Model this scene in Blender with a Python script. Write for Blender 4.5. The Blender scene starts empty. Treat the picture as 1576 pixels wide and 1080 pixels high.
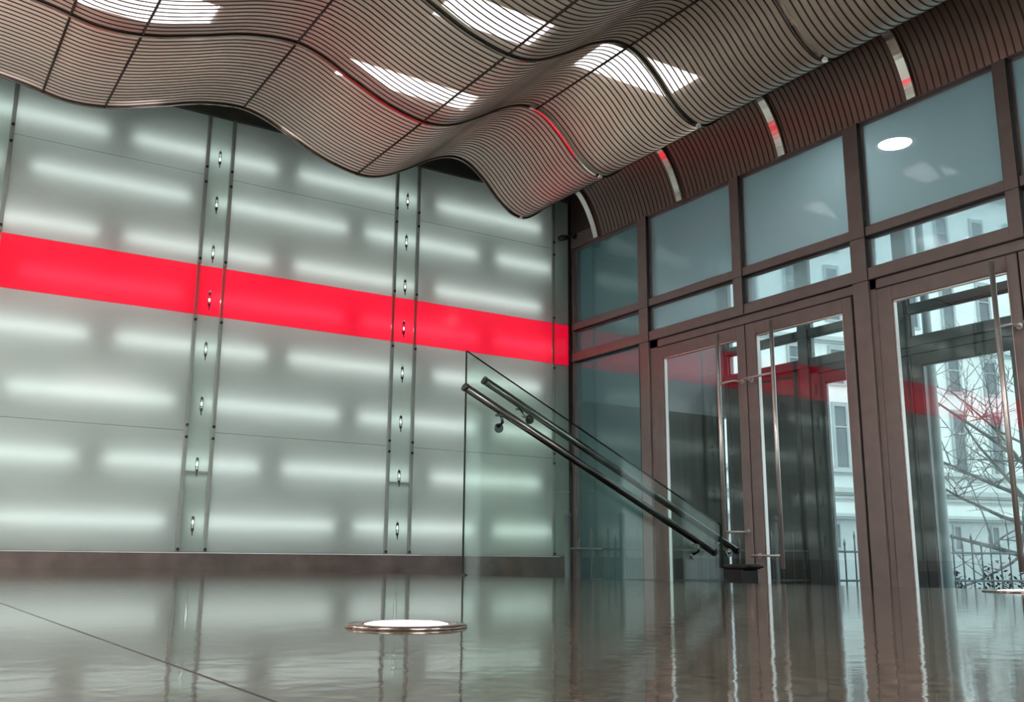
import bpy, bmesh, math, random
from mathutils import Vector, Matrix

S = bpy.context.scene
# ------------------------------------------------------------------ camera
F_PX, PITCH, ROLL, YAW = 1500.0, 0.212857, 0.0073414, 1.0013228
H = 0.07
cs, sn = math.cos, math.sin
Zv = Vector((0, 0, 1))
F0 = Vector((cs(YAW), sn(YAW), 0)); R0 = Vector((sn(YAW), -cs(YAW), 0))
fw = F0 * cs(PITCH) + Zv * sn(PITCH); up0 = -F0 * sn(PITCH) + Zv * cs(PITCH)
Rv = R0 * cs(ROLL) + up0 * sn(ROLL); Uv = -R0 * sn(ROLL) + up0 * cs(ROLL)
cam_d = bpy.data.cameras.new('camera')
cam = bpy.data.objects.new('camera', cam_d); S.collection.objects.link(cam)
M4 = Matrix.Identity(4)
for i in range(3):
    M4[i][0] = Rv[i]; M4[i][1] = Uv[i]; M4[i][2] = -fw[i]; M4[i][3] = (0, 0, H)[i]
cam.matrix_world = M4
cam_d.sensor_fit = 'HORIZONTAL'; cam_d.sensor_width = 36
cam_d.lens = F_PX / 1576 * 36
cam_d.clip_start = 0.01; cam_d.clip_end = 400
S.camera = cam
# ------------------------------------------------------------------ world
W = bpy.data.worlds.new('overcast_sky'); S.world = W; W.use_nodes = True
bg = W.node_tree.nodes['Background']
bg.inputs[0].default_value = (0.88, 0.97, 1.0, 1); bg.inputs[1].default_value = 1.45
# ------------------------------------------------------------------ exposure
S.view_settings.view_transform = 'Standard'; S.view_settings.look = 'None'
S.view_settings.gamma = 1; S.view_settings.exposure = 0.45
S.view_settings.use_curve_mapping = False
cy = S.cycles
cy.max_bounces = 10; cy.diffuse_bounces = 4; cy.glossy_bounces = 5
cy.transmission_bounces = 6; cy.transparent_max_bounces = 24
cy.caustics_reflective = False; cy.caustics_refractive = False
cy.sample_clamp_indirect = 4.0
TUBE_POWER = 3.5
PANEL_POWER = 30.0
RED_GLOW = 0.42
FILL_POWER = 32.0
UPFILL_POWER = 40.0
# ------------------------------------------------------------------ main dimensions (metres)
P = 6.0          # inner face of the entrance glass wall
PO = 8.25        # inner face of the outer glass wall
B = 8.231        # face of the backlit wall
ZL = -0.90       # lower floor at the doors
XL, YF = -4.0, -5.0
ZT = 4.7

C = S.collection.objects
random.seed(7)

# ================================================================== materials
MATS = {}
def new_mat(name):
    m = bpy.data.materials.new(name); m.use_nodes = True
    nt = m.node_tree; nt.nodes.clear()
    out = nt.nodes.new('ShaderNodeOutputMaterial')
    MATS[name] = m
    return m, nt, out

def L(nt, a, b): nt.links.new(a, b)

def pbr(name, col, rough=0.5, metal=0.0, spec=0.5, vary=0.0, scale=20, bump=0.0, ior=1.45, stretch=None):
    m, nt, out = new_mat(name)
    p = nt.nodes.new('ShaderNodeBsdfPrincipled')
    p.inputs['Base Color'].default_value = (*col, 1)
    p.inputs['Roughness'].default_value = rough
    p.inputs['Metallic'].default_value = metal
    p.inputs['IOR'].default_value = ior
    p.inputs['Specular IOR Level'].default_value = spec
    L(nt, p.outputs[0], out.inputs[0])
    if vary or bump:
        tc = nt.nodes.new('ShaderNodeTexCoord'); mp = nt.nodes.new('ShaderNodeMapping')
        if stretch: mp.inputs['Scale'].default_value = stretch
        L(nt, tc.outputs['Object'], mp.inputs[0])
        n = nt.nodes.new('ShaderNodeTexNoise'); n.inputs['Scale'].default_value = scale
        n.inputs['Detail'].default_value = 6
        L(nt, mp.outputs[0], n.inputs['Vector'])
        if vary:
            r = nt.nodes.new('ShaderNodeValToRGB')
            r.color_ramp.elements[0].position = 0.3; r.color_ramp.elements[1].position = 0.7
            r.color_ramp.elements[0].color = (*[c * (1 - vary) for c in col], 1)
            r.color_ramp.elements[1].color = (*[min(1, c * (1 + vary)) for c in col], 1)
            L(nt, n.outputs[0], r.inputs[0]); L(nt, r.outputs[0], p.inputs['Base Color'])
        if bump:
            b = nt.nodes.new('ShaderNodeBump'); b.inputs['Strength'].default_value = bump
            b.inputs['Distance'].default_value = 0.01
            L(nt, n.outputs[0], b.inputs['Height']); L(nt, b.outputs[0], p.inputs['Normal'])
    return m

def emit(name, col, power):
    m, nt, out = new_mat(name)
    e = nt.nodes.new('ShaderNodeEmission'); e.inputs[0].default_value = (*col, 1); e.inputs[1].default_value = power
    L(nt, e.outputs[0], out.inputs[0]); return m

def schlick(nt, f0=0.04, power=5.0, top=1.0):
    lw = nt.nodes.new('ShaderNodeLayerWeight'); lw.inputs[0].default_value = 0.5
    pw = nt.nodes.new('ShaderNodeMath'); pw.operation = 'POWER'; pw.inputs[1].default_value = power
    L(nt, lw.outputs['Facing'], pw.inputs[0])
    mr = nt.nodes.new('ShaderNodeMapRange')
    mr.inputs['To Min'].default_value = f0; mr.inputs['To Max'].default_value = top
    L(nt, pw.outputs[0], mr.inputs[0])
    return mr.outputs[0]

def glass(name, tint, f0=0.05, top=0.9, gloss=(1, 1, 1), rough=0.0, film=0.0, film_col=(0.5, 0.6, 0.62)):
    """clear architectural glass: tinted see-through + mirror by angle, with an optional milky film"""
    m, nt, out = new_mat(name)
    t = nt.nodes.new('ShaderNodeBsdfTransparent'); t.inputs[0].default_value = (*tint, 1)
    g = nt.nodes.new('ShaderNodeBsdfGlossy'); g.inputs[0].default_value = (*gloss, 1); g.inputs['Roughness'].default_value = rough
    base = t.outputs[0]
    if film:
        tr = nt.nodes.new('ShaderNodeBsdfTranslucent'); tr.inputs[0].default_value = (*film_col, 1)
        df = nt.nodes.new('ShaderNodeBsdfDiffuse'); df.inputs[0].default_value = (*film_col, 1)
        a = nt.nodes.new('ShaderNodeMixShader'); a.inputs[0].default_value = 0.35
        L(nt, tr.outputs[0], a.inputs[1]); L(nt, df.outputs[0], a.inputs[2])
        mx = nt.nodes.new('ShaderNodeMixShader'); mx.inputs[0].default_value = film
        L(nt, t.outputs[0], mx.inputs[1]); L(nt, a.outputs[0], mx.inputs[2]); base = mx.outputs[0]
    mix = nt.nodes.new('ShaderNodeMixShader')
    L(nt, schlick(nt, f0, 5.0, top), mix.inputs[0]); L(nt, base, mix.inputs[1]); L(nt, g.outputs[0], mix.inputs[2])
    L(nt, mix.outputs[0], out.inputs[0]); return m

def frosted(name, tint, diffuse_share=0.25, glow=0.0, glow_col=(1, 0.02, 0.06)):
    m, nt, out = new_mat(name)
    tr = nt.nodes.new('ShaderNodeBsdfTranslucent'); tr.inputs[0].default_value = (*tint, 1)
    df = nt.nodes.new('ShaderNodeBsdfDiffuse'); df.inputs[0].default_value = (*tint, 1)
    a = nt.nodes.new('ShaderNodeMixShader'); a.inputs[0].default_value = diffuse_share
    L(nt, tr.outputs[0], a.inputs[1]); L(nt, df.outputs[0], a.inputs[2])
    g = nt.nodes.new('ShaderNodeBsdfGlossy'); g.inputs['Roughness'].default_value = 0.12
    mix = nt.nodes.new('ShaderNodeMixShader')
    L(nt, schlick(nt, 0.03, 5.0, 0.7), mix.inputs[0]); L(nt, a.outputs[0], mix.inputs[1]); L(nt, g.outputs[0], mix.inputs[2])
    res = mix.outputs[0]
    if glow:
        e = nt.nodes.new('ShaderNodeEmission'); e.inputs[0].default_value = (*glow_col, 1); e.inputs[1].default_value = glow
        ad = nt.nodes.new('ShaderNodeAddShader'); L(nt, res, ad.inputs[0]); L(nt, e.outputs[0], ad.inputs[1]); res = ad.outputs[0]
    L(nt, res, out.inputs[0]); return m

frame_m = pbr('bronze_aluminium', (0.225, 0.183, 0.180), 0.38, 0.15, vary=0.08, scale=8)
gasket_m = pbr('black_gasket', (0.008, 0.008, 0.009), 0.5)
steel_m = pbr('brushed_steel', (0.80, 0.76, 0.74), 0.34, 0.85)
post_m = pbr('grey_post_metal', (0.36, 0.41, 0.39), 0.45, 0.2)
postdark_m = pbr('dark_screw_metal', (0.04, 0.045, 0.045), 0.4, 0.6)
clip_m = pbr('white_clip', (0.9, 0.92, 0.92), 0.3)
wallglass_m = frosted('frosted_glass_film', (0.82, 0.88, 0.865))
infill_m = frosted('infill_glass_film', (0.72, 0.83, 0.79))
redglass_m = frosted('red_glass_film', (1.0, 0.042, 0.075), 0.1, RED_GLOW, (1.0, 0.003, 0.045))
clear_m = glass('clear_back_layer', (0.97, 1.0, 0.985), 0.02, 0.3)
box_m = pbr('lightbox_grey', (0.42, 0.44, 0.43), 0.7)
tube_m = emit('fluorescent_light', (0.93, 1.0, 0.97), TUBE_POWER)
cap_m = pbr('tube_cap_metal', (0.6, 0.6, 0.6), 0.4, 0.8)
diff_m = emit('ceiling_panel_light', (1.0, 0.97, 0.93), PANEL_POWER)
wall_m = pbr('painted_wall', (0.62, 0.60, 0.58), 0.8, vary=0.05, scale=3)
plen_m = pbr('plenum_paint', (0.20, 0.185, 0.17), 0.9, vary=0.1, scale=4)
soff_m = pbr('soffit_metal', (0.085, 0.062, 0.052), 0.55, 0.2)
base_m = pbr('dark_plinth_stone', (0.15, 0.12, 0.11), 0.22, 0.0, vary=0.3, scale=5)
cream_m = pbr('polished_cream_metal', (0.95, 0.90, 0.84), 0.10, 0.75)
rib_m = pbr('rib_metal', (0.30, 0.25, 0.22), 0.12, 0.95)
fin_m = pbr('dark_slat_metal', (0.055, 0.045, 0.038), 0.45, 0.4)
bar_m = pbr('dark_bar_metal', (0.05, 0.042, 0.036), 0.5, 0.4)
black_m = pbr('black_plastic', (0.012, 0.012, 0.014), 0.4)
pane_m = glass('door_glass', (0.93, 0.97, 0.967), 0.055, 0.85)
upper_m = glass('clerestory_glass', (0.88, 0.965, 0.98), 0.06, 0.8, film=0.30, film_col=(0.76, 0.93, 0.97))
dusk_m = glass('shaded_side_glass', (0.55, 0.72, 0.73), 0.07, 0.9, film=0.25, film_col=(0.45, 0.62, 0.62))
bal_m = glass('balustrade_glass', (0.90, 0.965, 0.93), 0.03, 0.9)
baledge_m = pbr('glass_edge_green', (0.004, 0.016, 0.013), 0.5, spec=0.2)
railm = pbr('handrail_steel', (0.13, 0.145, 0.14), 0.2, 1.0)
vestwall_m = pbr('vestibule_dark_cladding', (0.12, 0.145, 0.138), 0.35, 0.1, vary=0.25, scale=3, stretch=(4, 4, 0.25))
vestup_m = pbr('vestibule_pale_wall', (0.52, 0.58, 0.62), 0.7)
vestceil_m = pbr('vestibule_ceiling_paint', (0.60, 0.74, 0.77), 0.6)
outframe_m = pbr('outer_frame_metal', (0.17, 0.19, 0.20), 0.4, 0.3)
stone_m = pbr('pavement_stone', (0.42, 0.42, 0.42), 0.8, vary=0.2, scale=3)
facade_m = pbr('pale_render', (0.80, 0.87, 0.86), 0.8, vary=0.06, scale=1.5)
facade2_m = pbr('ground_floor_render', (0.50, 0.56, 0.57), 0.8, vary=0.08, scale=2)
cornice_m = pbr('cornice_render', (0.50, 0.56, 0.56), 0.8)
winfr_m = pbr('window_frame_paint', (0.40, 0.46, 0.47), 0.6)
wing_m = pbr('far_window_glass', (0.14, 0.18, 0.20), 0.15)
iron_m = pbr('grey_iron', (0.16, 0.19, 0.20), 0.5, 0.3)
bark_m = pbr('bark', (0.14, 0.15, 0.15), 0.8, vary=0.3, scale=12)
leaf_m = pbr('dark_leaf', (0.02, 0.045, 0.035), 0.6)

# perforated metal skin of the wave ceiling: see-through holes + half-gloss beige metal
m, nt, out = new_mat('perforated_metal')
sheet_m = m
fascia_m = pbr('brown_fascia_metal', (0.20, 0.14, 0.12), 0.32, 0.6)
tr = nt.nodes.new('ShaderNodeBsdfTransparent')
pr = nt.nodes.new('ShaderNodeBsdfPrincipled')
pr.inputs['Base Color'].default_value = (0.92, 0.86, 0.765, 1)
pr.inputs['Metallic'].default_value = 0.28; pr.inputs['Roughness'].default_value = 0.33
mx = nt.nodes.new('ShaderNodeMixShader'); mx.inputs[0].default_value = 0.80
L(nt, tr.outputs[0], mx.inputs[1]); L(nt, pr.outputs[0], mx.inputs[2]); L(nt, mx.outputs[0], out.inputs[0])

# polished granite floor
m, nt, out = new_mat('polished_granite')
floor_m = m
p = nt.nodes.new('ShaderNodeBsdfPrincipled'); L(nt, p.outputs[0], out.inputs[0])
tc = nt.nodes.new('ShaderNodeTexCoord')
n1 = nt.nodes.new('ShaderNodeTexNoise'); n1.inputs['Scale'].default_value = 90; n1.inputs['Detail'].default_value = 5
n2 = nt.nodes.new('ShaderNodeTexNoise'); n2.inputs['Scale'].default_value = 3; n2.inputs['Detail'].default_value = 4
L(nt, tc.outputs['Object'], n1.inputs['Vector']); L(nt, tc.outputs['Object'], n2.inputs['Vector'])
r1 = nt.nodes.new('ShaderNodeValToRGB'); r1.color_ramp.elements[0].color = (0.030, 0.026, 0.021, 1); r1.color_ramp.elements[1].color = (0.135, 0.115, 0.095, 1)
r1.color_ramp.elements[0].position = 0.32; r1.color_ramp.elements[1].position = 0.7
r2 = nt.nodes.new('ShaderNodeValToRGB'); r2.color_ramp.elements[0].color = (0.75, 0.72, 0.7, 1); r2.color_ramp.elements[1].color = (1.2, 1.15, 1.1, 1)
mm = nt.nodes.new('ShaderNodeMix'); mm.data_type = 'RGBA'; mm.blend_type = 'MULTIPLY'; mm.inputs[0].default_value = 1
L(nt, n1.outputs[0], r1.inputs[0]); L(nt, n2.outputs[0], r2.inputs[0])
L(nt, r1.outputs[0], mm.inputs[6]); L(nt, r2.outputs[0], mm.inputs[7])
# grout joints between the big slabs
sp = nt.nodes.new('ShaderNodeSeparateXYZ'); L(nt, tc.outputs['Object'], sp.inputs[0])
def joint(axis, off, pitch):
    a = nt.nodes.new('ShaderNodeMath'); a.operation = 'ADD'; a.inputs[1].default_value = -off + pitch * 50.5; L(nt, sp.outputs[axis], a.inputs[0])
    b = nt.nodes.new('ShaderNodeMath'); b.operation = 'MODULO'; b.inputs[1].default_value = pitch; L(nt, a.outputs[0], b.inputs[0])
    c = nt.nodes.new('ShaderNodeMath'); c.operation = 'COMPARE'; c.inputs[1].default_value = pitch / 2; c.inputs[2].default_value = 0.0014; L(nt, b.outputs[0], c.inputs[0])
    return c.outputs[0]
jx = joint(0, 0.18, 5.0)
jm = nt.nodes.new('ShaderNodeMath'); jm.operation = 'MAXIMUM'; L(nt, jx, jm.inputs[0]); jm.inputs[1].default_value = 0.0
mj = nt.nodes.new('ShaderNodeMix'); mj.data_type = 'RGBA'; L(nt, jm.outputs[0], mj.inputs[0])
L(nt, mm.outputs[2], mj.inputs[6]); mj.inputs[7].default_value = (0.015, 0.012, 0.01, 1)
L(nt, mj.outputs[2], p.inputs['Base Color'])
rr = nt.nodes.new('ShaderNodeMapRange'); rr.inputs['To Min'].default_value = 0.055; rr.inputs['To Max'].default_value = 0.6
L(nt, jm.outputs[0], rr.inputs[0]); L(nt, rr.outputs[0], p.inputs['Roughness'])
p.inputs['IOR'].default_value = 1.5
n3 = nt.nodes.new('ShaderNodeTexNoise'); n3.inputs['Scale'].default_value = 28; n3.inputs['Detail'].default_value = 3
L(nt, tc.outputs['Object'], n3.inputs['Vector'])
bp = nt.nodes.new('ShaderNodeBump'); bp.inputs['Strength'].default_value = 0.07; bp.inputs['Distance'].default_value = 0.004
L(nt, n3.outputs[0], bp.inputs['Height']); L(nt, bp.outputs[0], p.inputs['Normal'])

# ================================================================== mesh helpers
class MB:
    def __init__(self): self.v = []; self.f = []; self.mi = []; self.sm = []
    def add(self, vs, fs, mi=0, smooth=False):
        o = len(self.v); self.v += [tuple(v) for v in vs]
        for k, f in enumerate(fs):
            self.f.append([i + o for i in f]); self.mi.append(mi[k] if isinstance(mi, (list, tuple)) else mi); self.sm.append(smooth)
    def box(self, x0, x1, y0, y1, z0, z1, mi=0, bev=0.0):
        x0, x1 = sorted((x0, x1)); y0, y1 = sorted((y0, y1)); z0, z1 = sorted((z0, z1))
        if bev:
            bm = bmesh.new(); bmesh.ops.create_cube(bm, size=1)
            for v in bm.verts: v.co = Vector(((x0 + x1) / 2 + v.co.x * (x1 - x0), (y0 + y1) / 2 + v.co.y * (y1 - y0), (z0 + z1) / 2 + v.co.z * (z1 - z0)))
            bmesh.ops.bevel(bm, geom=bm.edges[:], offset=min(bev, 0.45 * min(x1 - x0, y1 - y0, z1 - z0)), segments=2, affect='EDGES', profile=0.5)
            bm.verts.index_update()
            self.add([v.co[:] for v in bm.verts], [[v.index for v in f.verts] for f in bm.faces], mi); bm.free(); return
        vs = [(x0, y0, z0), (x1, y0, z0), (x1, y1, z0), (x0, y1, z0), (x0, y0, z1), (x1, y0, z1), (x1, y1, z1), (x0, y1, z1)]
        # faces order: -z +z -y +x +y -x
        self.add(vs, [(0, 3, 2, 1), (4, 5, 6, 7), (0, 1, 5, 4), (1, 2, 6, 5), (2, 3, 7, 6), (3, 0, 4, 7)], mi)
    def tube(self, pts, rad, n=10, mi=0, caps=True, smooth=True):
        pts = [Vector(p) for p in pts]; rads = rad if isinstance(rad, (list, tuple)) else [rad] * len(pts)
        vs = []; prev = None
        for i, p in enumerate(pts):
            d = (pts[min(i + 1, len(pts) - 1)] - pts[max(i - 1, 0)]).normalized()
            if prev is None:
                a = Vector((0, 0, 1)) if abs(d.z) < 0.9 else Vector((1, 0, 0))
                u = d.cross(a).normalized()
            else:
                u = (prev - d * prev.dot(d)).normalized()
            prev = u; w = d.cross(u)
            for k in range(n):
                t = 2 * math.pi * k / n; vs.append(p + (u * cs(t) + w * sn(t)) * rads[i])
        fs = []
        for i in range(len(pts) - 1):
            for k in range(n):
                a = i * n + k; b = i * n + (k + 1) % n; fs.append((a, b, b + n, a + n))
        self.add(vs, fs, mi, smooth)
        if caps:
            o = len(self.v) - len(vs)
            self.f.append([o + k for k in range(n)][::-1]); self.mi.append(mi); self.sm.append(False)
            self.f.append([o + (len(pts) - 1) * n + k for k in range(n)]); self.mi.append(mi); self.sm.append(False)
    def lathe(self, cx, cy, prof, n=32, mi=0, smooth=True):
        vs = []; fs = []
        for (r, z) in prof:
            for k in range(n):
                t = 2 * math.pi * k / n; vs.append((cx + r * cs(t), cy + r * sn(t), z))
        for i in range(len(prof) - 1):
            for k in range(n):
                a = i * n + k; b = i * n + (k + 1) % n; fs.append((a, b, b + n, a + n))
        fs.append(tuple(range(n))[::-1]); fs.append(tuple((len(prof) - 1) * n + k for k in range(n)))
        self.add(vs, fs, mi, smooth)
    def prism(self, poly, z0, z1, mi=0):
        n = len(poly)
        vs = [(x, y, z0) for x, y in poly] + [(x, y, z1) for x, y in poly]
        fs = [tuple(range(n))[::-1], tuple(range(n, 2 * n))] + [(i, (i + 1) % n, (i + 1) % n + n, i + n) for i in range(n)]
        self.add(vs, fs, mi)
    def build(self, name, mats, parent=None):
        me = bpy.data.meshes.new(name)
        org = Vector((0, 0, 0))
        if parent is not None: org = Vector(parent['_org'])
        me.from_pydata([tuple(Vector(v) - org) for v in self.v], [], self.f)
        if not isinstance(mats, (list, tuple)): mats = [mats]
        for mt in mats: me.materials.append(mt)
        for pl, a, s in zip(me.polygons, self.mi, self.sm): pl.material_index = a; pl.use_smooth = s
        me.update()
        o = bpy.data.objects.new(name, me); C.link(o)
        o['_org'] = tuple(org)
        if parent is not None: o.parent = parent
        return o

ORG = {}
def tag(o, label=None, cat=None, group=None, kind=None):
    if label: o['label'] = label
    if cat: o['category'] = cat
    if group: o['group'] = group
    if kind: o['kind'] = kind
    return o
def thing(name, label, cat, loc=(0, 0, 0), group=None, kind=None):
    o = bpy.data.objects.new(name, None); C.link(o); o.location = loc; o.empty_display_size = 0.1
    ORG[o.name] = Vector(loc); o['_org'] = tuple(loc)
    return tag(o, label, cat, group, kind)
def struct(name, mb, mats, parent=None):
    return tag(mb.build(name, mats, parent), kind='structure')

# ================================================================== setting
# landing floor: polished granite slab whose edge is the top of the stairs
edge = [(2.02, B - 0.02), (2.57, 4.48), (2.60, 3.0), (2.88, 1.5), (3.15, 0.0), (3.6, -2.5), (4.0, YF)]
b = MB(); b.prism([(XL, YF)] + [edge[-1]] + edge[-2::-1] + [(XL, B - 0.02)], -0.12, 0.0)
struct('floor', b, floor_m)
b = MB(); b.box(XL, PO + 0.1, YF, B + 0.3, ZL - 0.1, ZL); struct('floor_lower', b, floor_m)
b = MB(); b.box(XL, P, YF, B + 0.3, ZT, ZT + 0.1); struct('ceiling', b, plen_m)
b = MB(); b.box(XL - 0.15, XL, YF, B + 0.3, ZL, ZT); struct('wall_left', b, wall_m)
b = MB(); b.box(XL - 0.15, P, YF - 0.15, YF, ZL, ZT); struct('wall_front', b, wall_m)
# riser face under the landing edge
b = MB()
b.prism([(x - 0.005, y) for x, y in edge[:-1] + [(3.95, YF)]] + [(x - 0.3, y) for x, y in edge[::-1]], ZL, -0.12); struct('trim_1', b, base_m)

# ---- backlit wall: white light box behind frosted glass
b = MB(); b.box(XL, P + 0.12, B + 0.17, B + 0.27, 0.125, ZT); struct('wall_back', b, box_m)
b = MB()
b.box(XL, P + 0.12, B - 0.012, B + 0.16, ZL, 0.122, bev=0.004)
struct('baseboard_back', b, base_m)
b = MB(); b.box(XL, P + 0.0, B - 0.04, B + 0.15, 3.93, ZT); struct('trim_2', b, pbr('upper_band_paint', (0.10, 0.12, 0.115), 0.6))

# stairs down to the doors (seven steps)
n_st = 5; rise = -ZL / (n_st + 1); run = 0.3135; ed2 = edge[1:-1] + [(3.95, YF + 0.03)]
for k in range(n_st):
    b = MB()
    off = run * k
    poly = [(x + off + 0.001, y) for x, y in ed2]
    poly2 = [(x + off + run, y) for x, y in ed2]
    b.prism(poly + poly2[::-1], ZL, -rise * (k + 1))
    o = b.build('stair_step', floor_m)
    tag(o, 'polished granite step %s of the stairs going down to the doors' % ['just below the landing edge', 'second from the top', 'in the middle', 'second from the bottom', 'lowest, nearest the doors'][k], 'step', 'steps between landing and doors')

# ================================================================== backlit wall: panels, posts, tubes
posts_x = [-1.645, -1.415, 0.24, 0.53, 2.065, 2.285, 3.912, 4.15, 5.782]
# (x0, x1) of the bays and of the narrow infills
bays = [(-3.98, -1.66, 'far left, partly outside the picture'), (0.0, 0.0, ''), ]
bays = [(-1.40, 0.225, 'bay cut by the left picture edge'), (0.545, 2.05, 'left bay'), (2.30, 3.897, 'middle bay'), (4.165, 5.767, 'bay beside the doors')]
zr = [(0.13, 1.112, 'lowest row'), (1.118, 2.108, 'under the red band'), (2.552, 3.37, 'above the red band'), (3.376, 3.93, 'top row')]
def panel(x0, x1, z0, z1, front, name):
    b = MB()
    # front face frosted film, other faces clear
    b.box(x0, x1, B, B + 0.008, z0, z1, [1, 1, 0, 1, 1, 1])
    return b.build(name, [front, clear_m])
for bx0, bx1, bn in [(-3.98, -1.66, 'far left bay')] + bays:
    for z0, z1, rn in zr:
        o = panel(bx0, bx1, z0, z1, wallglass_m, 'frosted_glass_panel')
        tag(o, 'frosted grey glowing glass panel, %s, %s' % (bn, rn), 'wall panel', 'frosted panels of the backlit wall')
    o = panel(bx0, bx1, 2.112, 2.548, redglass_m, 'red_glass_panel')
    tag(o, 'glowing red glass strip crossing the backlit wall, %s' % bn, 'wall panel', 'red strips of the backlit wall')
infills = [(-1.63, -1.43, 'far left'), (0.255, 0.515, 'at the left edge of the picture'), (2.08, 2.27, 'left of the middle bay'), (3.927, 4.135, 'right of the middle bay'), (5.797, 5.985, 'in the corner by the doors')]
tube_z = [0.37, 0.85, 1.36, 1.83, 2.27, 2.69, 3.14, 3.57]
for x0, x1, nm in infills:
    t = thing('narrow_glass_panel', 'narrow frosted strip between grey posts, %s' % nm, 'wall panel', ((x0 + x1) / 2, B, 0.13), 'narrow strips of the backlit wall')
    for z0, z1, mt in ((0.13, 0.77, infill_m), (0.785, 2.108, infill_m), (2.112, 2.548, redglass_m), (2.552, 3.93, infill_m)):
        b = MB(); za = z0; xm = (x0 + x1) / 2; q = 0.009; ff = [1, 1, 0, 1, 1, 1]
        # the film is left out in a small sight slit behind every clip
        for zt_ in tube_z:
            zh = zt_ - 0.072 * (zt_ - 0.07) / 8.3
            if z0 + 0.03 < zh < z1 - 0.03 and x0 < 5.5:
                b.box(x0, x1, B + 0.002, B + 0.010, za, zh - 0.017, ff)
                b.box(x0, xm - q, B + 0.002, B + 0.010, zh - 0.017, zh + 0.017, ff); b.box(xm + q, x1, B + 0.002, B + 0.010, zh - 0.017, zh + 0.017, ff)
                b.box(xm - q, xm + q, B + 0.002, B + 0.010, zh - 0.017, zh + 0.017, 1); za = zh + 0.017
        b.box(x0, x1, B + 0.002, B + 0.010, za, z1, ff); o = b.build('glass_pane', [mt, clear_m], t)
        if mt is redglass_m: o['label'] = 'red glowing pane'
    b = MB(); b.box(x0, x1, B - 0.008, B + 0.02, 0.768, 0.785); b.build('cross_bar', post_m, t)
    if x0 < 5.5:
        xm = (x0 + x1) / 2
        for z in tube_z:
            b = MB(); b.box(xm - 0.005, xm + 0.005, B - 0.012, B + 0.002, z - 0.085, z - 0.05, 0, bev=0.002); b.box(xm - 0.004, xm + 0.004, B - 0.010, B + 0.002, z + 0.02, z + 0.05, 0, bev=0.001)
            for sx in (-1, 1): b.box(xm + sx * 0.010 - 0.0015, xm + sx * 0.010 + 0.0015, B - 0.008, B + 0.002, z - 0.07, z + 0.04)
            for zz in (z - 0.068, z + 0.036): b.box(xm - 0.0115, xm + 0.0115, B - 0.008, B + 0.002, zz, zz + 0.004)
            b.tube([(xm, B - 0.014, z + 0.055), (xm, B + 0.002, z + 0.055)], 0.008, 12, 1)
            b.tube([(xm, B - 0.010, z - 0.11), (xm, B - 0.010, z - 0.085)], 0.004, 6, 0)
            b.build('glass_clip', [postdark_m, clip_m], t)
pn = ['far left outer', 'far left inner', 'outside the left edge of the picture', 'at the left edge of the picture', 'left post of the left pair', 'right post of the left pair', 'left post of the right pair', 'right post of the right pair', 'single one near the corner by the doors']
for x, nm in zip(posts_x, pn):
    t = thing('metal_post', 'slim grey post on the backlit wall, %s' % nm, 'post', (x, B, 0.13), 'grey posts of the backlit wall')
    b = MB()
    # a slim channel: two flanges and a web; broken at the red band by the red glass
    for z0, z1 in ((0.13, 2.10), (2.56, 3.93)):
        b.box(x - 0.015, x + 0.015, B - 0.022, B + 0.012, z0, z1, bev=0.003)
    b.build('post_bar', post_m, t)
    b = MB(); b.box(x - 0.011, x + 0.011, B - 0.014, B + 0.012, 2.10, 2.56); o = b.build('post_bar', pbr('red_tinted_bar' + str(x), (0.75, 0.10, 0.12), 0.35, 0.2), t); o['label'] = 'red tinted length of the post'
    for z in (0.15, 1.06, 1.16, 2.06, 2.60, 3.30, 3.44):
        b = MB(); b.tube([(x, B - 0.031, z), (x, B - 0.021, z)], 0.013, 10); b.build('screw', postdark_m, t)
b = MB(); b.box(5.985, 5.999, B - 0.03, B + 0.16, ZL, ZT); struct('trim_3', b, gasket_m)

rn_ = ['bottom row', 'second row from the bottom', 'third row from the bottom', 'fourth row from the bottom', 'row behind the red strip', 'row just above the red strip', 'second row from the top', 'top row']
patA = [-3.0, -1.49, -0.03, 1.43, 2.89, 4.35]; patB = [-3.7, -2.24, -0.78, 0.68, 2.14, 3.58, 5.05]
for k, z in enumerate(tube_z):
    pat = patA if k in (1, 3, 5, 7) else patB
    for j, x in enumerate(pat):
        Ln = 1.29 if x < 5 else 0.72
        b = MB(); b.tube([(x + 0.02, B + 0.072, z), (x + Ln - 0.02, B + 0.072, z)], 0.013, 8, 0, smooth=True)
        o = thing('fluorescent_tube', 'fluorescent tube behind frosted wall, %s, %s from left' % (rn_[k], ['first', 'second', 'third', 'fourth', 'fifth', 'sixth', 'seventh'][j]), 'tube light', (x, B + 0.072, z), 'tubes inside the backlit wall')
        b.build('tube', tube_m, o)
        for xx in (x, x + Ln - 0.02):
            b = MB(); b.tube([(xx, B + 0.072, z), (xx + 0.02, B + 0.072, z)], 0.014, 8); b.box(xx + 0.003, xx + 0.017, B + 0.08, B + 0.17, z - 0.01, z + 0.01); b.build('end_cap', cap_m, o)

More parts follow.
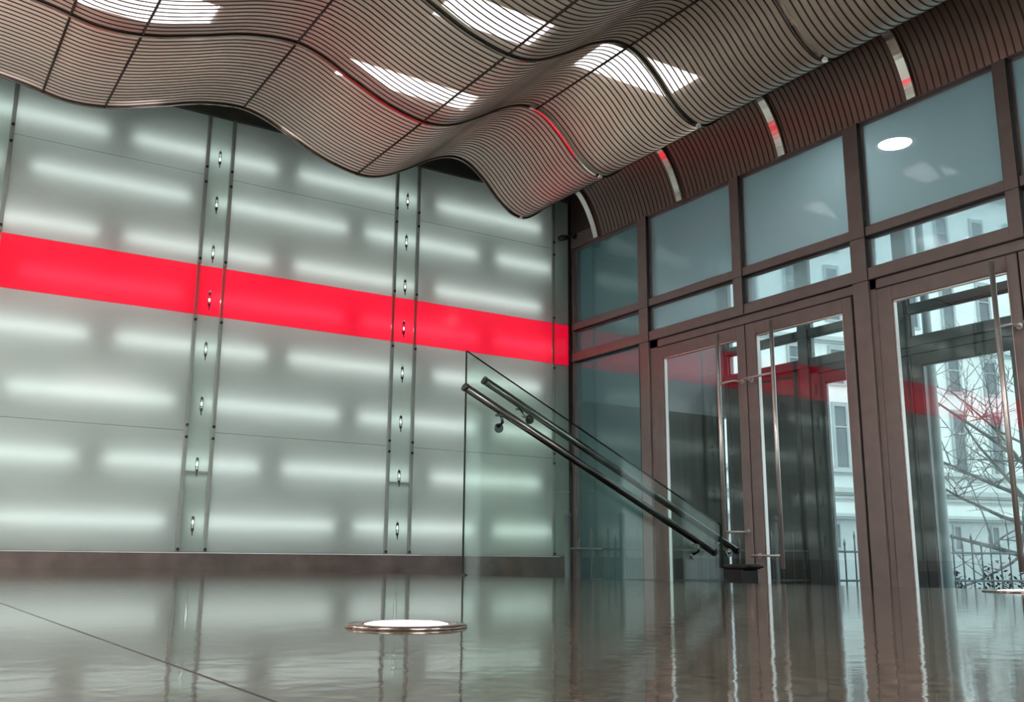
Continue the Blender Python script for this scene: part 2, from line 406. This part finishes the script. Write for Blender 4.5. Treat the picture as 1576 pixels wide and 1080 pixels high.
# ================================================================== glass walls with doors
def hbar(b, X0, d, y0, y1, z0, z1, bev=0.004): b.box(X0, X0 + d, y0, y1, z0, z1, bev=bev)
MUL = [(6.955, 7.09), (5.72, 5.83), (4.46, 4.60), (3.26, 3.36), (2.02, 2.15), (0.76, 0.87), (-0.50, -0.37), (-1.73, -1.62), (-2.98, -2.86), (-4.2, -4.1)]
win_count = [0]; door_count = [0]
def glass_wall(X0, fm, pm, um, dm, wallname, inner=True):
    D = 0.12
    yend = YF if inner else -1.2
    b = MB()
    muls = [m for m in MUL if m[0] > yend]
    for i, (y0, y1) in enumerate(muls):
        full = i in (0, 2) or i >= 4
        b.box(X0, X0 + D, y0, y1, ZL if full else 2.145, 3.55, bev=0.005)
    hbar(b, X0 + 0.004, D - 0.008, yend, B - 0.005, 2.145, 2.235)
    hbar(b, X0 + 0.008, D - 0.016, yend, B - 0.005, 2.485, 2.56)
    hbar(b, X0 + 0.002, D - 0.004, yend, B - 0.005, 3.40, 3.55)
    b.box(X0 + 0.02, X0 + D, 8.17, B - 0.004, ZL, 3.5)
    hbar(b, X0 + 0.01, D - 0.02, muls[0][1], 8.2, ZL, ZL + 0.1)
    struct(wallname, b, fm)
    # black gaskets: thin dark lines in the joints of the frame
    b = MB()
    for (y0, y1) in muls[:5]:
        b.box(X0 - 0.002, X0 + 0.03, y0 - 0.006, y0 + 0.0, 2.15, 3.40)
    b.box(X0 + 0.0, X0 + 0.03, yend, 8.17, 2.478, 2.485); b.box(X0 + 0.0, X0 + 0.03, yend, 8.17, 2.137, 2.145)
    b.box(X0 + 0.0, X0 + 0.03, 7.09, 7.096, ZL, 2.14)
    tag(b.build('trim_4' if inner else 'trim_5', gasket_m), kind='structure')
    # upper part solid
    b = MB(); b.box(X0 + 0.01, X0 + D, yend, B - 0.005, 3.55, ZT); struct(wallname + '_upper', b, soff_m)
    # panes
    ys = [8.17] + [v for m in muls for v in (m[1], m[0])]
    segs = [(ys[i + 1], ys[i]) for i in range(0, len(ys) - 1, 2)]
    for i, (y0, y1) in enumerate(segs):
        win_count[0] += 1
        w = thing('window_%d' % win_count[0], None, None, (X0 + 0.06, (y0 + y1) / 2, 2.235), kind='structure')
        for z0, z1 in ((2.235, 2.485), (2.56, 3.40)):
            g = MB(); g.box(X0 + 0.055, X0 + 0.065, y0 + 0.003, y1 - 0.003, z0, z1)
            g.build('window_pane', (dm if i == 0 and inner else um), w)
            g = MB()
            t_ = 0.018
            g.box(X0 + 0.045, X0 + 0.075, y0, y0 + t_, z0, z1); g.box(X0 + 0.045, X0 + 0.075, y1 - t_, y1, z0, z1)
            g.box(X0 + 0.045, X0 + 0.075, y0, y1, z1 - t_, z1); g.box(X0 + 0.045, X0 + 0.075, y0, y1, z0, z0 + t_)
            g.build('glazing_bead', fm, w)
        if i == 0 or i >= 5:
            if not inner and i == 0:
                g = MB(); g.box(X0 + 0.04, X0 + 0.08, y0, y1, ZL + 0.1, 2.145); g.build('solid_panel', vestwall_m, w)
            else:
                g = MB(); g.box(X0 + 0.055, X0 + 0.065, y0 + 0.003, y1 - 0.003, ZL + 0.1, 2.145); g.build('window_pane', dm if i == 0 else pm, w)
    # doors: pairs between full-height posts
    for pi, (ya, yb) in enumerate(((6.955, 4.60), (4.46, 2.15))):
        if pi == 0: leaves = [(6.834, 5.718, 6.756, 5.812, -1), (5.706, 4.622, 5.60, 4.708, 1)]; jamb = [(6.955, 6.842), (4.616, 4.60)]
        else: leaves = [(4.393, 3.325, 4.27, 3.398, -1), (3.313, 2.25, 3.22, 2.36, 1)]; jamb = [(4.46, 4.401), (2.24, 2.15)]
        door_count[0] += 1
        d = thing('door_%d' % door_count[0], None, None, (X0, (ya + yb) / 2, ZL), kind='structure')
        b = MB()
        for j0, j1 in jamb: b.box(X0 + 0.02, X0 + D - 0.02, j1, j0, ZL, 2.145, bev=0.004)
        b.box(X0 + 0.02, X0 + D - 0.02, yb, ya, 2.063, 2.145, bev=0.004)
        b.box(X0 + 0.035, X0 + D - 0.03, ya, yb, ZL, ZL + 0.02)
        b.build('door_frame', fm, d)
        g = MB()
        for (l0, l1, g0, g1, sd) in leaves:
            g.box(X0 + 0.012, X0 + 0.04, l1 - 0.012, l0 + 0.012, 2.052, 2.066)
            g.box(X0 + 0.012, X0 + 0.04, l0, l0 + 0.009, ZL + 0.02, 2.06); g.box(X0 + 0.012, X0 + 0.04, l1 - 0.009, l1, ZL + 0.02, 2.06)
        g.build('door_seal', gasket_m, d)
        for (l0, l1, g0, g1, sd) in leaves:
            b = MB(); x0, x1 = X0 + 0.0, X0 + 0.06
            b.box(x0, x1, g0, l0, ZL + 0.02, 2.051, bev=0.005); b.box(x0, x1, l1, g1, ZL + 0.02, 2.051, bev=0.005)
            b.box(x0 + 0.001, x1 - 0.001, g1, g0, 1.945, 2.051, bev=0.004); b.box(x0 + 0.001, x1 - 0.001, g1, g0, ZL + 0.02, ZL + 0.17, bev=0.004)
            leaf = b.build('door_leaf', fm, d)
            g = MB(); g.box(X0 + 0.025, X0 + 0.035, g1, g0, ZL + 0.17, 1.945); g.build('glass_pane', pm, leaf)
            g = MB(); q = 0.01
            g.box(X0 + 0.012, X0 + 0.045, g1, g1 + q, ZL + 0.17, 1.945); g.box(X0 + 0.012, X0 + 0.045, g0 - q, g0, ZL + 0.17, 1.945); g.box(X0 + 0.012, X0 + 0.045, g1, g0, 1.935, 1.945)
            g.build('glazing_bead', steel_m if inner else fm, leaf)
            # long pull bars, one each side of the glass
            yb_ = (g1 + 0.125) if sd < 0 else (g0 - 0.27)
            if pi == 1 and sd < 0: yb_ = g1 + 0.04
            ys_ = (g1 - 0.05) if sd < 0 else (g0 + 0.05)
            for sx, xx in (((0, X0 - 0.10),) if inner else ()):
                zb = 0.22 if pi == 0 and sd < 0 else 0.03
                h = MB(); h.tube([(xx, yb_, zb), (xx, yb_, 2.0)], 0.017, 14); hb = h.build('pull_handle', steel_m, leaf)
                h = MB()
                for zz in (zb + 0.10, 1.565):
                    h.tube([(xx, yb_, zz), (xx, ys_, zz), (X0 + (0.0 if sx == 0 else 0.06), ys_, zz)], 0.010, 8)
                    h.tube([(X0 + (-0.006 if sx == 0 else 0.066), ys_, zz), (X0 + (0.0 if sx == 0 else 0.06), ys_, zz)], 0.022, 12)
                h.build('handle_bracket', steel_m, leaf)

glass_wall(P, frame_m, pane_m, upper_m, dusk_m, 'wall_right', True)
glass_wall(PO, outframe_m, glass('outer_glass', (0.95, 0.985, 0.985), 0.03, 0.6), glass('outer_upper_glass', (0.95, 0.985, 0.985), 0.03, 0.5), pane_m, 'wall_outer', False)

# vestibule between the two glass walls
b = MB(); b.box(P + 0.12, PO, 8.24, 8.40, ZL, 1.75); struct('wall_vestibule_lower', b, vestwall_m)
b = MB(); b.box(P + 0.12, PO + 0.12, 8.24, 8.40, 1.75, 3.6); struct('wall_vestibule_upper', b, vestup_m)
b = MB(); b.box(P + 0.12, PO, -1.3, -1.2, ZL, 3.6); struct('wall_vestibule_side', b, vestup_m)
b = MB(); b.box(P + 0.12, PO, -1.2, 8.3, 3.46, 3.56); struct('ceiling_vestibule', b, vestceil_m)
for k, (x, y) in enumerate([(6.67, 4.60), (6.7, 2.3)]):
    t = thing('downlight', 'round vestibule ceiling downlight, %s' % ['showing bright through the tall pane above the doors', 'outside the right edge of the picture'][k], 'ceiling light', (x, y, 3.46), 'vestibule downlights')
    b = MB(); b.lathe(x, y, [(0.125, 3.459), (0.17, 3.459), (0.17, 3.445), (0.135, 3.445), (0.128, 3.455)], 28); b.build('trim_ring', steel_m, t)
    b = MB(); b.lathe(x, y, [(0.126, 3.450), (0.126, 3.456)], 28); b.build('lens', emit('downlight_glow%d' % k, (0.95, 1.0, 1.0), [40, 10][k]), t)

# ================================================================== wave ceiling
CP = [(-3.98, 3.55), (-3.4, 3.50), (-2.8, 3.62), (-2.1, 3.80), (-1.5, 3.74), (-0.9, 3.56), (-0.4, 3.53), (0.1, 3.62), (0.5, 3.59), (0.84, 3.53), (1.15, 3.56), (1.5, 3.67), (1.83, 3.785),
      (2.15, 3.838), (2.38, 3.80), (2.66, 3.675), (2.96, 3.55), (3.27, 3.485), (3.5, 3.515), (3.75, 3.645), (4.0, 3.80), (4.23, 3.885), (4.42, 3.86), (4.6, 3.73), (4.78, 3.55),
      (4.95, 3.445), (5.1, 3.44), (5.28, 3.56), (5.46, 3.75), (5.62, 3.87), (5.75, 3.865), (5.87, 3.72), (5.955, 3.54), (5.998, 3.40)]
def catmull(cp, n=5):
    o = []
    for i in range(len(cp) - 1):
        p0 = Vector(cp[max(i - 1, 0)]); p1 = Vector(cp[i]); p2 = Vector(cp[i + 1]); p3 = Vector(cp[min(i + 2, len(cp) - 1)])
        for k in range(n):
            t = k / n
            o.append(0.5 * ((2 * p1) + (p2 - p0) * t + (2 * p0 - 5 * p1 + 4 * p2 - p3) * t * t + (3 * p1 - p0 - 3 * p2 + p3) * t ** 3))
    o.append(Vector(cp[-1])); return o
PROF = catmull(CP)
NRM = []
for i, p_ in enumerate(PROF):
    d_ = (PROF[min(i + 1, len(PROF) - 1)] - PROF[max(i - 1, 0)]).normalized(); NRM.append(Vector((-d_.y, d_.x)))
def zat(x):
    for a, c in zip(PROF, PROF[1:]):
        if a.x <= x <= c.x: return a.y + (c.y - a.y) * (x - a.x) / (c.x - a.x + 1e-9)
    return PROF[-1].y
def sweep(b, y0, y1, t0, t1, mi=0, i0=0, i1=None, closed=True):
    """strip along the wave between y0..y1, from offset t0 (below) to t1 (above) along the normal"""
    i1 = len(PROF) if i1 is None else i1
    vs = []; fs = []
    for i in range(i0, i1):
        p_, n_ = PROF[i], NRM[i]
        for (y, t) in ((y0, t0), (y1, t0), (y1, t1), (y0, t1)):
            q = p_ + n_ * t; vs.append((q.x, y, q.y))
    n = i1 - i0
    for i in range(n - 1):
        a = i * 4; c = a + 4
        for k in range(4): fs.append((a + k, a + (k + 1) % 4, c + (k + 1) % 4, c + k))
    fs.append((3, 2, 1, 0)); fs.append(tuple((n - 1) * 4 + k for k in range(4)))
    b.add(vs, fs, mi, False)
RIBY = [7.73, 6.45, 5.20, 3.97, 2.72, 1.47, 0.22, -1.03, -2.28]
bn = ['farthest bay, along the backlit wall', 'second bay from the backlit wall', 'third bay from the backlit wall', 'fourth bay, at the top right of the picture', 'fifth bay from the backlit wall, overhead', 'sixth bay, behind the camera', 'seventh bay, behind the camera', 'eighth bay, behind the camera']
def idx(x): return min(range(len(PROF)), key=lambda i: abs(PROF[i].x - x))
for k in range(8):
    y1, y0 = RIBY[k], RIBY[k + 1]
    t = thing('wave_ceiling_panel', 'wavy beige slatted metal ceiling panel, %s' % bn[k], 'ceiling panel', (0.0, y0, 3.6), 'panels of the wave ceiling')
    b = MB(); sweep(b, y0 + 0.012, y1 - 0.012, 0.0, 0.002, 0, 0, idx(5.30) + 1)
    b.build('perforated_sheet', sheet_m, t)
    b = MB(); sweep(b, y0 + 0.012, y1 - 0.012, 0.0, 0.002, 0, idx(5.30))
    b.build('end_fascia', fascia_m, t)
    b = MB(); N = 23; pitch = (y1 - y0) / N
    for j in range(N):
        yc = y0 + (j + 0.5) * pitch
        sweep(b, yc - 0.0048, yc + 0.0048, -0.0035, 0.0)
    b.build('slats', fin_m, t)
    b = MB(); sweep(b, y1 - 0.016, y1 + 0.004, -0.016, 0.04); b.build('rib', rib_m, t)
    if k == 0:  # unseen plate added to stop panel light spilling onto the wall top
        b = MB(); vs = []; fs = []
        for p_ in PROF:
            for (y, z) in ((y1 + 0.006, p_.y + 0.004), (y1 + 0.012, p_.y + 0.004), (y1 + 0.012, 4.45), (y1 + 0.006, 4.45)): vs.append((p_.x, y, z))
        for i in range(len(PROF) - 1):
            for q in range(4): fs.append((i * 4 + q, i * 4 + (q + 1) % 4, i * 4 + 4 + (q + 1) % 4, i * 4 + 4 + q))
        b.add(vs, fs); b.build('light_stop_plate', fin_m, t)
    if k == 1:
        b = MB(); sweep(b, y1 - 0.17, y1 - 0.016, 0.006, 0.010); o = b.build('backing_strip', pbr('backing_strip_paint', (0.34, 0.33, 0.28), 0.6), t)
    for xb in (-2.9, -1.8, -0.6, 0.67, 1.12, 2.205, 3.27, 4.35):
        if k == 0 and xb == 4.35: continue
        z = zat(xb)
        b = MB(); b.tube([(xb, y0 + 0.01, z - 0.001), (xb, y1 - 0.01, z - 0.001)], 0.009, 8); b.build('cross_bar', bar_m, t)
    # cream end strut that carries the rib down the last curve
    b = MB(); i0 = idx(5.70)
    sweep(b, y1 - 0.05, y1 + 0.02, -0.032, -0.016, 0, i0, len(PROF))
    b.build('end_strut', cream_m, t)
    if k in (1, 3):
        b = MB(); i0, i1 = idx(4.26 if k == 1 else 4.5), idx(4.97)
        sweep(b, y1 - 0.038, y1 - 0.02, -0.026, -0.004, 0, i0, i1 + 1)
        b.build('joint_strip', cream_m, t)
    b = MB(); b.tube([(5.03, y1 - 0.02, zat(5.03) - 0.03), (5.03, y1 - 0.02, zat(5.03) + 0.02)], 0.02, 10); b.build('end_bolt', cream_m, t)

# flat light panels lying above the slats
LP = [(0.30, 1.69, 6.62, 7.25, 'above the far left waves'), (2.76, 4.05, 6.80, 7.20, 'above the middle wave, second row'), (3.02, 3.92, 5.48, 5.93, 'above the middle wave, nearer row'), (4.34, 5.42, 5.46, 5.97, 'above the right wave'),
      (-1.6, -0.3, 5.3, 5.9, 'outside the left edge of the picture'), (0.4, 1.6, 3.4, 3.9, 'overhead of the camera side, left'), (2.8, 4.0, 3.3, 3.8, 'overhead, nearer than the picture'), (-1.6, -0.3, 0.8, 1.3, 'behind the camera, left'), (1.6, 2.9, 0.8, 1.3, 'behind the camera, right')]
for x0, x1, y0, y1, nm in LP:
    t = thing('ceiling_light', 'flat light panel above the slatted ceiling, %s' % nm, 'ceiling light', ((x0 + x1) / 2, (y0 + y1) / 2, 4.1), 'light panels above the wave ceiling')
    b = MB(); b.box(x0, x1, y0, y1, 4.10, 4.104); b.build('diffuser', diff_m, t)
    b = MB()
    b.box(x0 - 0.02, x1 + 0.02, y0 - 0.02, y1 + 0.02, 4.11, 4.17); 
    for a in ((x0 - 0.02, x0, y0 - 0.02, y1 + 0.02), (x1, x1 + 0.02, y0 - 0.02, y1 + 0.02), (x0, x1, y0 - 0.02, y0), (x0, x1, y1, y1 + 0.02)): b.box(a[0], a[1], a[2], a[3], 4.045, 4.11)
    b.box((x0 + x1) / 2 - 0.01, (x0 + x1) / 2 + 0.01, (y0 + y1) / 2 - 0.01, (y0 + y1) / 2 + 0.01, 4.17, ZT)
    b.build('housing', soff_m, t)

# unseen fill light panels, added to brighten the hall and the wave ceiling
for k, (x, y, nm) in enumerate([(-2.2, 4.2, 'near the left wall'), (-2.2, 0.6, 'left, behind the camera'), (0.6, -1.6, 'middle, behind the camera'), (3.2, -2.4, 'right, behind the camera'), (0.6, -3.8, 'by the rear wall'), (-1.7, 6.3, 'beside the backlit wall')]):
    t = thing('fill_light_panel', 'unseen suspended fill light panel added to brighten the hall, %s' % nm, 'ceiling light', (x, y, 3.2), 'unseen fill panels added in the hall')
    b = MB(); b.box(x - 0.75, x + 0.75, y - 0.3, y + 0.3, 3.2, 3.204); b.build('diffuser', emit('fill_glow', (1.0, 0.96, 0.92), FILL_POWER) if k == 0 else MATS['fill_glow'], t)
    b = MB(); b.box(x - 0.77, x + 0.77, y - 0.32, y + 0.32, 3.206, 3.25, bev=0.005); b.build('housing', steel_m, t)
    b = MB(); b.box(x - 0.74, x + 0.74, y - 0.29, y + 0.29, 3.251, 3.255); b.build('upper_diffuser', emit('upfill_glow', (1.0, 0.97, 0.92), UPFILL_POWER) if k == 0 else MATS['upfill_glow'], t)  # glowing top face added to brighten the ceiling from below
    b = MB(); b.tube([(x - 0.6, y, 3.25), (x - 0.6, y, zat(x - 0.6) + 0.05)], 0.003, 5); b.tube([(x + 0.6, y, 3.25), (x + 0.6, y, zat(x + 0.6) + 0.05)], 0.003, 5); b.build('hanger', steel_m, t)

# ================================================================== glass balustrade with two handrails
YB = 4.48
t = thing('glass_balustrade', 'clear glass balustrade with sloping top and two steel handrails going down towards the doors', 'balustrade', (2.58, YB, 0))
sl = 0.4785
def zg(x): return 1.185 - sl * (x - 2.576)
poly = [(2.576, 0.0), (2.576, zg(2.576)), (4.42, zg(4.42)), (4.42, -0.62), (4.42, -0.70)]
b = MB()
xs_ = [2.576, 4.42]
vs = []
for y in (YB - 0.010, YB + 0.010):
    vs += [(2.576, y, 0.012), (4.42, y, 0.012 - sl * 1.844), (4.42, y, zg(4.42)), (2.576, y, zg(2.576))]
b.add(vs, [(0, 1, 2, 3), (7, 6, 5, 4), (0, 4, 5, 1), (1, 5, 6, 2), (2, 6, 7, 3), (3, 7, 4, 0)], [0, 0, 1, 1, 1, 1])
b.build('glass_panel', [bal_m, baledge_m], t)
# clamps that stand on the steps
for k in range(5):
    x = 2.57 + run * k + 0.16; zt = -rise * (k + 1)
    b = MB(); b.box(x - 0.03, x + 0.03, YB - 0.026, YB - 0.011, zt, zt + 0.13, bev=0.003); b.box(x - 0.03, x + 0.03, YB + 0.011, YB + 0.026, zt, zt + 0.13, bev=0.003)
    b.build('glass_clamp', railm, t)
for (xa, za, xb, zb, y) in ((2.527, 0.972, 4.293, 0.133, YB - 0.07), (2.731, 1.050, 4.627, 0.146, YB + 0.07)):
    b = MB(); b.tube([(xa, y, za), (xb, y, zb)], 0.022, 20); r = b.build('handrail', railm, t)
    b = MB(); b.tube([(xa - 0.004, y, za + 0.002), (xa + 0.01, y, za - 0.005)], 0.0235, 20); b.tube([(xb - 0.01, y, zb + 0.005), (xb + 0.004, y, zb - 0.002)], 0.0235, 20); b.build('end_cap', postdark_m, r)
    for f_ in (0.13, 0.92):
        x = xa + (xb - xa) * f_; z = za + (zb - za) * f_
        b = MB(); b.tube([(x, y, z - 0.02), (x + 0.01, y, z - 0.06), (x + 0.02, YB, z - 0.085)], 0.008, 10)
        s_ = -1 if y < YB else 1
        b.tube([(x + 0.02, YB + s_ * 0.010, z - 0.085), (x + 0.02, YB + s_ * 0.022, z - 0.085)], 0.026, 18)
        b.box(x - 0.03, x + 0.03, y - 0.012, y + 0.012, z - 0.03, z - 0.018)
        b.build('rail_bracket', railm, t)

# ================================================================== floor spotlights
def floor_light(cx, cy, r, lab):
    t = thing('floor_spotlight', lab, 'floor light', (cx, cy, 0), 'lights set in the landing floor')
    b = MB(); b.lathe(cx, cy, [(r, 0.0), (r, 0.002), (r * 0.97, 0.0035), (r * 0.76, 0.004), (r * 0.72, 0.003), (r * 0.70, 0.001)], 48); b.build('trim_ring', rib_m, t)
    b = MB(); b.lathe(cx, cy, [(r * 0.69, 0.0015), (r * 0.69, 0.0035), (r * 0.6, 0.005), (r * 0.3, 0.006), (0.001, 0.0062)], 48); b.build('lens', emit('floor_lens_glow', (1.0, 0.90, 0.95), 2.6), t)
floor_light(0.497, 0.985, 0.066, 'round steel floor spotlight with a glowing white lens, left of the glass balustrade')
floor_light(2.64, 1.52, 0.12, 'round steel floor spotlight cut by the right edge of the picture, before the doors')

# ================================================================== security camera, bin
t = thing('security_camera', 'small black security camera on an arm at the corner of the wall near the ceiling', 'camera', (5.87, B - 0.03, 3.48))
b = MB(); b.tube([(5.84, 8.05, 3.46), (5.83, 8.12, 3.475), (5.83, 8.16, 3.48)], [0.024, 0.034, 0.03], 16); b.build('camera_body', black_m, t)
b = MB(); b.tube([(5.84, 8.052, 3.46), (5.842, 8.04, 3.457)], 0.018, 14); b.build('lens', gasket_m, t)
b = MB(); b.tube([(5.84, 8.13, 3.485), (5.90, 8.12, 3.51), (5.985, 8.1, 3.515)], 0.010, 10); b.tube([(5.98, 8.1, 3.515), (5.998, 8.1, 3.515)], 0.03, 14); b.build('arm', railm, t)

t = thing('litter_bin', 'dark black bin with overhanging lid standing below the end of the handrail by the doors', 'bin', (5.28, 5.16, ZL))
b = MB(); b.box(5.20, 5.36, 5.07, 5.24, ZL, 0.03, bev=0.012); b.build('body', black_m, t)
b = MB(); b.box(5.19, 5.37, 5.05, 5.26, 0.03, 0.065, bev=0.012); b.box(5.24, 5.34, 5.00, 5.06, 0.04, 0.055, bev=0.006); b.build('lid', gasket_m, t)

# ================================================================== outside
b = MB(); b.box(PO + 0.1, 90, -40, 80, ZL - 0.25, ZL - 0.05); struct('ground', b, stone_m)
az = lambda a: R0 * sn(math.radians(a)) + F0 * cs(math.radians(a))
SC = 50 / 26
Q = az(22) * 50; dv = az(72); nv = Vector((-dv.y, dv.x, 0))
if nv.dot(Q) < 0: nv = -nv
t = thing('building', 'pale classical street building with cornices and tall windows across the street', 'building', (Q.x, Q.y, ZL - 0.1))
def fbox(b, s0, s1, z0, z1, d0, d1, mi=0):
    """box on the facade: s along it, d = depth (negative is towards the street)"""
    vs = []
    for d in (d0, d1):
        for (s, z) in ((s0, z0), (s1, z0), (s1, z1), (s0, z1)):
            q = Q + dv * s + nv * d; vs.append((q.x, q.y, z))
    b.add(vs, [(0, 1, 2, 3), (7, 6, 5, 4), (0, 4, 5, 1), (1, 5, 6, 2), (2, 6, 7, 3), (3, 7, 4, 0)], mi)
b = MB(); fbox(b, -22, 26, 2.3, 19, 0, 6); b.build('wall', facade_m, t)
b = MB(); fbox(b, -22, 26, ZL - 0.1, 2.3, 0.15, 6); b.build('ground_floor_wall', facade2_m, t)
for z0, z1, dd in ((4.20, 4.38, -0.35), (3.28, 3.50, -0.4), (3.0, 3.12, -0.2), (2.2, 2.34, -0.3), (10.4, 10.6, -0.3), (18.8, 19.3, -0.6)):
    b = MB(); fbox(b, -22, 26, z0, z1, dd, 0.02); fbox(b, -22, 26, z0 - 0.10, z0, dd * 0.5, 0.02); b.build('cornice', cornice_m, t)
for j in range(-8, 10):
    s0 = 2.95 + 2.27 * j
    for z0, z1 in ((4.45, 7.3), (8.4, 10.0), (11.5, 14.0), (15.0, 17.4)):
        b = MB()
        for a in ((s0 - 0.12, s0, z0, z1), (s0 + 0.62, s0 + 0.74, z0, z1), (s0 - 0.12, s0 + 0.74, z1, z1 + 0.2), (s0 - 0.16, s0 + 0.78, z0 - 0.12, z0), (s0, s0 + 0.62, z0 + (z1 - z0) * 0.65, z0 + (z1 - z0) * 0.65 + 0.06)):
            fbox(b, a[0], a[1], a[2], a[3], -0.10, 0.01)
        w = b.build('window', winfr_m, t)
        b = MB(); fbox(b, s0, s0 + 0.62, z0, z1, -0.04, -0.01); b.build('pane', wing_m, w)
    b = MB()
    for a in ((s0 - 0.4, s0 - 0.34, 0.8, 1.85), (s0 + 0.0, s0 + 0.06, 0.8, 1.85), (s0 - 0.4, s0 + 0.06, 1.85, 1.93), (s0 - 0.4, s0 + 0.06, 0.72, 0.8)): fbox(b, a[0], a[1], a[2], a[3], 0.05, 0.16)
    w = b.build('window', winfr_m, t)
    b = MB(); fbox(b, s0 - 0.34, s0, 0.8, 1.85, 0.1, 0.15); b.build('pane', wing_m, w)

# iron fence across the forecourt
fc = az(24) * 12.0; fd = az(74)
t = thing('iron_fence', 'grey iron fence with spiked pickets and two rails seen through the doors', 'fence', (fc.x, fc.y, ZL - 0.05))
def P3(s, z, c=fc, d=fd): q = c + d * s; return (q.x, q.y, z)
b = MB()
for z in (0.20, -0.10, -0.72): b.tube([P3(-4.5, z), P3(2.6, z)], 0.013, 6)
b.build('rail', iron_m, t)
b = MB()
s = -4.5; k = 0
while s < 2.6:
    top = 0.42 if k % 2 == 0 else 0.34
    b.tube([P3(s, ZL - 0.05), P3(s, top - 0.09), P3(s, top - 0.06), P3(s, top)], [0.009, 0.009, 0.015, 0.001], 6); s += 0.125; k += 1
o = b.build('pickets', iron_m, t)
for s in (-4.5, -2.2, 0.1 - 0.65, 2.6):
    b = MB(); b.tube([P3(s, ZL - 0.05), P3(s, 0.50)], 0.03, 10); b.lathe(P3(s, 0)[0], P3(s, 0)[1], [(0.02, 0.49), (0.04, 0.52), (0.03, 0.56), (0.002, 0.58)], 10); b.build('fence_post', iron_m, t)

# lamp pole
t = thing('street_lamp', 'tall slim grey street lamp pole standing outside, left in the right-hand door glass', 'street lamp', (9.28, 6.20, ZL))
b = MB(); b.tube([(9.28, 6.20, ZL - 0.05), (9.28, 6.20, 0.2), (9.29, 6.20, 3.2), (9.29, 6.20, 5.2)], [0.075, 0.055, 0.045, 0.035], 14); b.build('pole', pbr('pale_pole_paint', (0.34, 0.42, 0.43), 0.5), t)
b = MB(); b.tube([(9.29, 6.20, 5.15), (9.29, 5.95, 5.5), (9.29, 5.45, 5.6)], 0.03, 8); b.build('arm', iron_m, t)
b = MB(); b.box(9.19, 9.39, 4.95, 5.50, 5.55, 5.65, bev=0.03); b.build('lamp_head', iron_m, t)

# bare tree
random.seed(11)
tp = az(28.5) * 15.5
t = thing('bare_tree', 'bare leafless tree with thin tangled branches outside the right-hand door', 'tree', (tp.x, tp.y, ZL))
bt = MB(); bb = MB(); bl = MB()
def limb(p0, d, ln, r, lvl):
    pts = [Vector(p0)]; rr_ = [r]; d = d.normalized()
    n = 5
    for i in range(n):
        d = (d + Vector((random.uniform(-1, 1), random.uniform(-1, 1), random.uniform(-0.6, 0.8))) * (0.16 if lvl else 0.07)).normalized()
        pts.append(pts[-1] + d * ln / n); rr_.append(r * (1 - 0.62 * (i + 1) / n))
    (bt if lvl == 0 else bb).tube(pts, rr_, 8 if lvl < 2 else 5, caps=lvl == 0)
    if lvl < 4:
        for k in range([6, 4, 4, 2][lvl]):
            i = random.randint(2 if lvl == 0 else 1, n)
            side = Vector((random.uniform(-1, 1), random.uniform(-1, 1), random.uniform(-0.25, 0.9)))
            limb(pts[i], d * 0.5 + side.normalized(), ln * random.uniform(0.5, 0.72), max(rr_[i] * 0.6, 0.006), lvl + 1)
limb((tp.x, tp.y, ZL - 0.05), Vector((0.02, 0.02, 1)), 2.6, 0.09, 0)
for q0, q1 in ((0.5, 0.35), (0.9, 0.3), (1.3, 0.6)):
    limb((tp.x, tp.y, q0), -R0 + Zv * q1, 1.7, 0.035, 1)
bt.build('trunk', bark_m, t); bb.build('branches', bark_m, t)

# low dark shrubs in front of the fence
for k, (a, D_, rr_, hh, nm) in enumerate([(23.9, 13.0, 0.15, 0.62, 'left of the pair behind the iron fence'), (25.8, 13.1, 0.17, 0.66, 'right of the pair behind the iron fence'), (27.8, 13.1, 0.16, 0.6, 'at the right, beside the door stile'), (21.9, 13.0, 0.16, 0.66, 'left of the lamp pole behind the fence')]):
    c = az(a) * D_
    t = thing('shrub', 'low dark green shrub outside, %s' % nm, 'shrub', (c.x, c.y, ZL), 'dark shrubs by the fence')
    b = MB(); st = MB()
    for i in range(9):
        e = Vector((c.x + random.uniform(-rr_, rr_), c.y + random.uniform(-rr_, rr_), ZL + hh + random.uniform(0, 0.35)))
        st.tube([(c.x, c.y, ZL - 0.05), ((c.x + e.x) / 2, (c.y + e.y) / 2, ZL + hh * 0.5), e], [0.012, 0.008, 0.003], 5)
        for j in range(26):
            f_ = random.uniform(0.45, 1.0); q = Vector((c.x, c.y, ZL)).lerp(e, f_) + Vector((random.uniform(-1, 1), random.uniform(-1, 1), random.uniform(-1, 1))) * 0.07
            u = Vector((random.uniform(-1, 1), random.uniform(-1, 1), random.uniform(-1, 1))).normalized() * 0.035; w = u.cross(Vector((random.random(), random.random(), 1))).normalized() * 0.016
            b.add([q - u, q - w, q + u, q + w], [(0, 1, 2, 3)])
    st.build('stems', bark_m, t); b.build('foliage', leaf_m, t)

for o in S.objects:
    if '_org' in o: del o['_org']
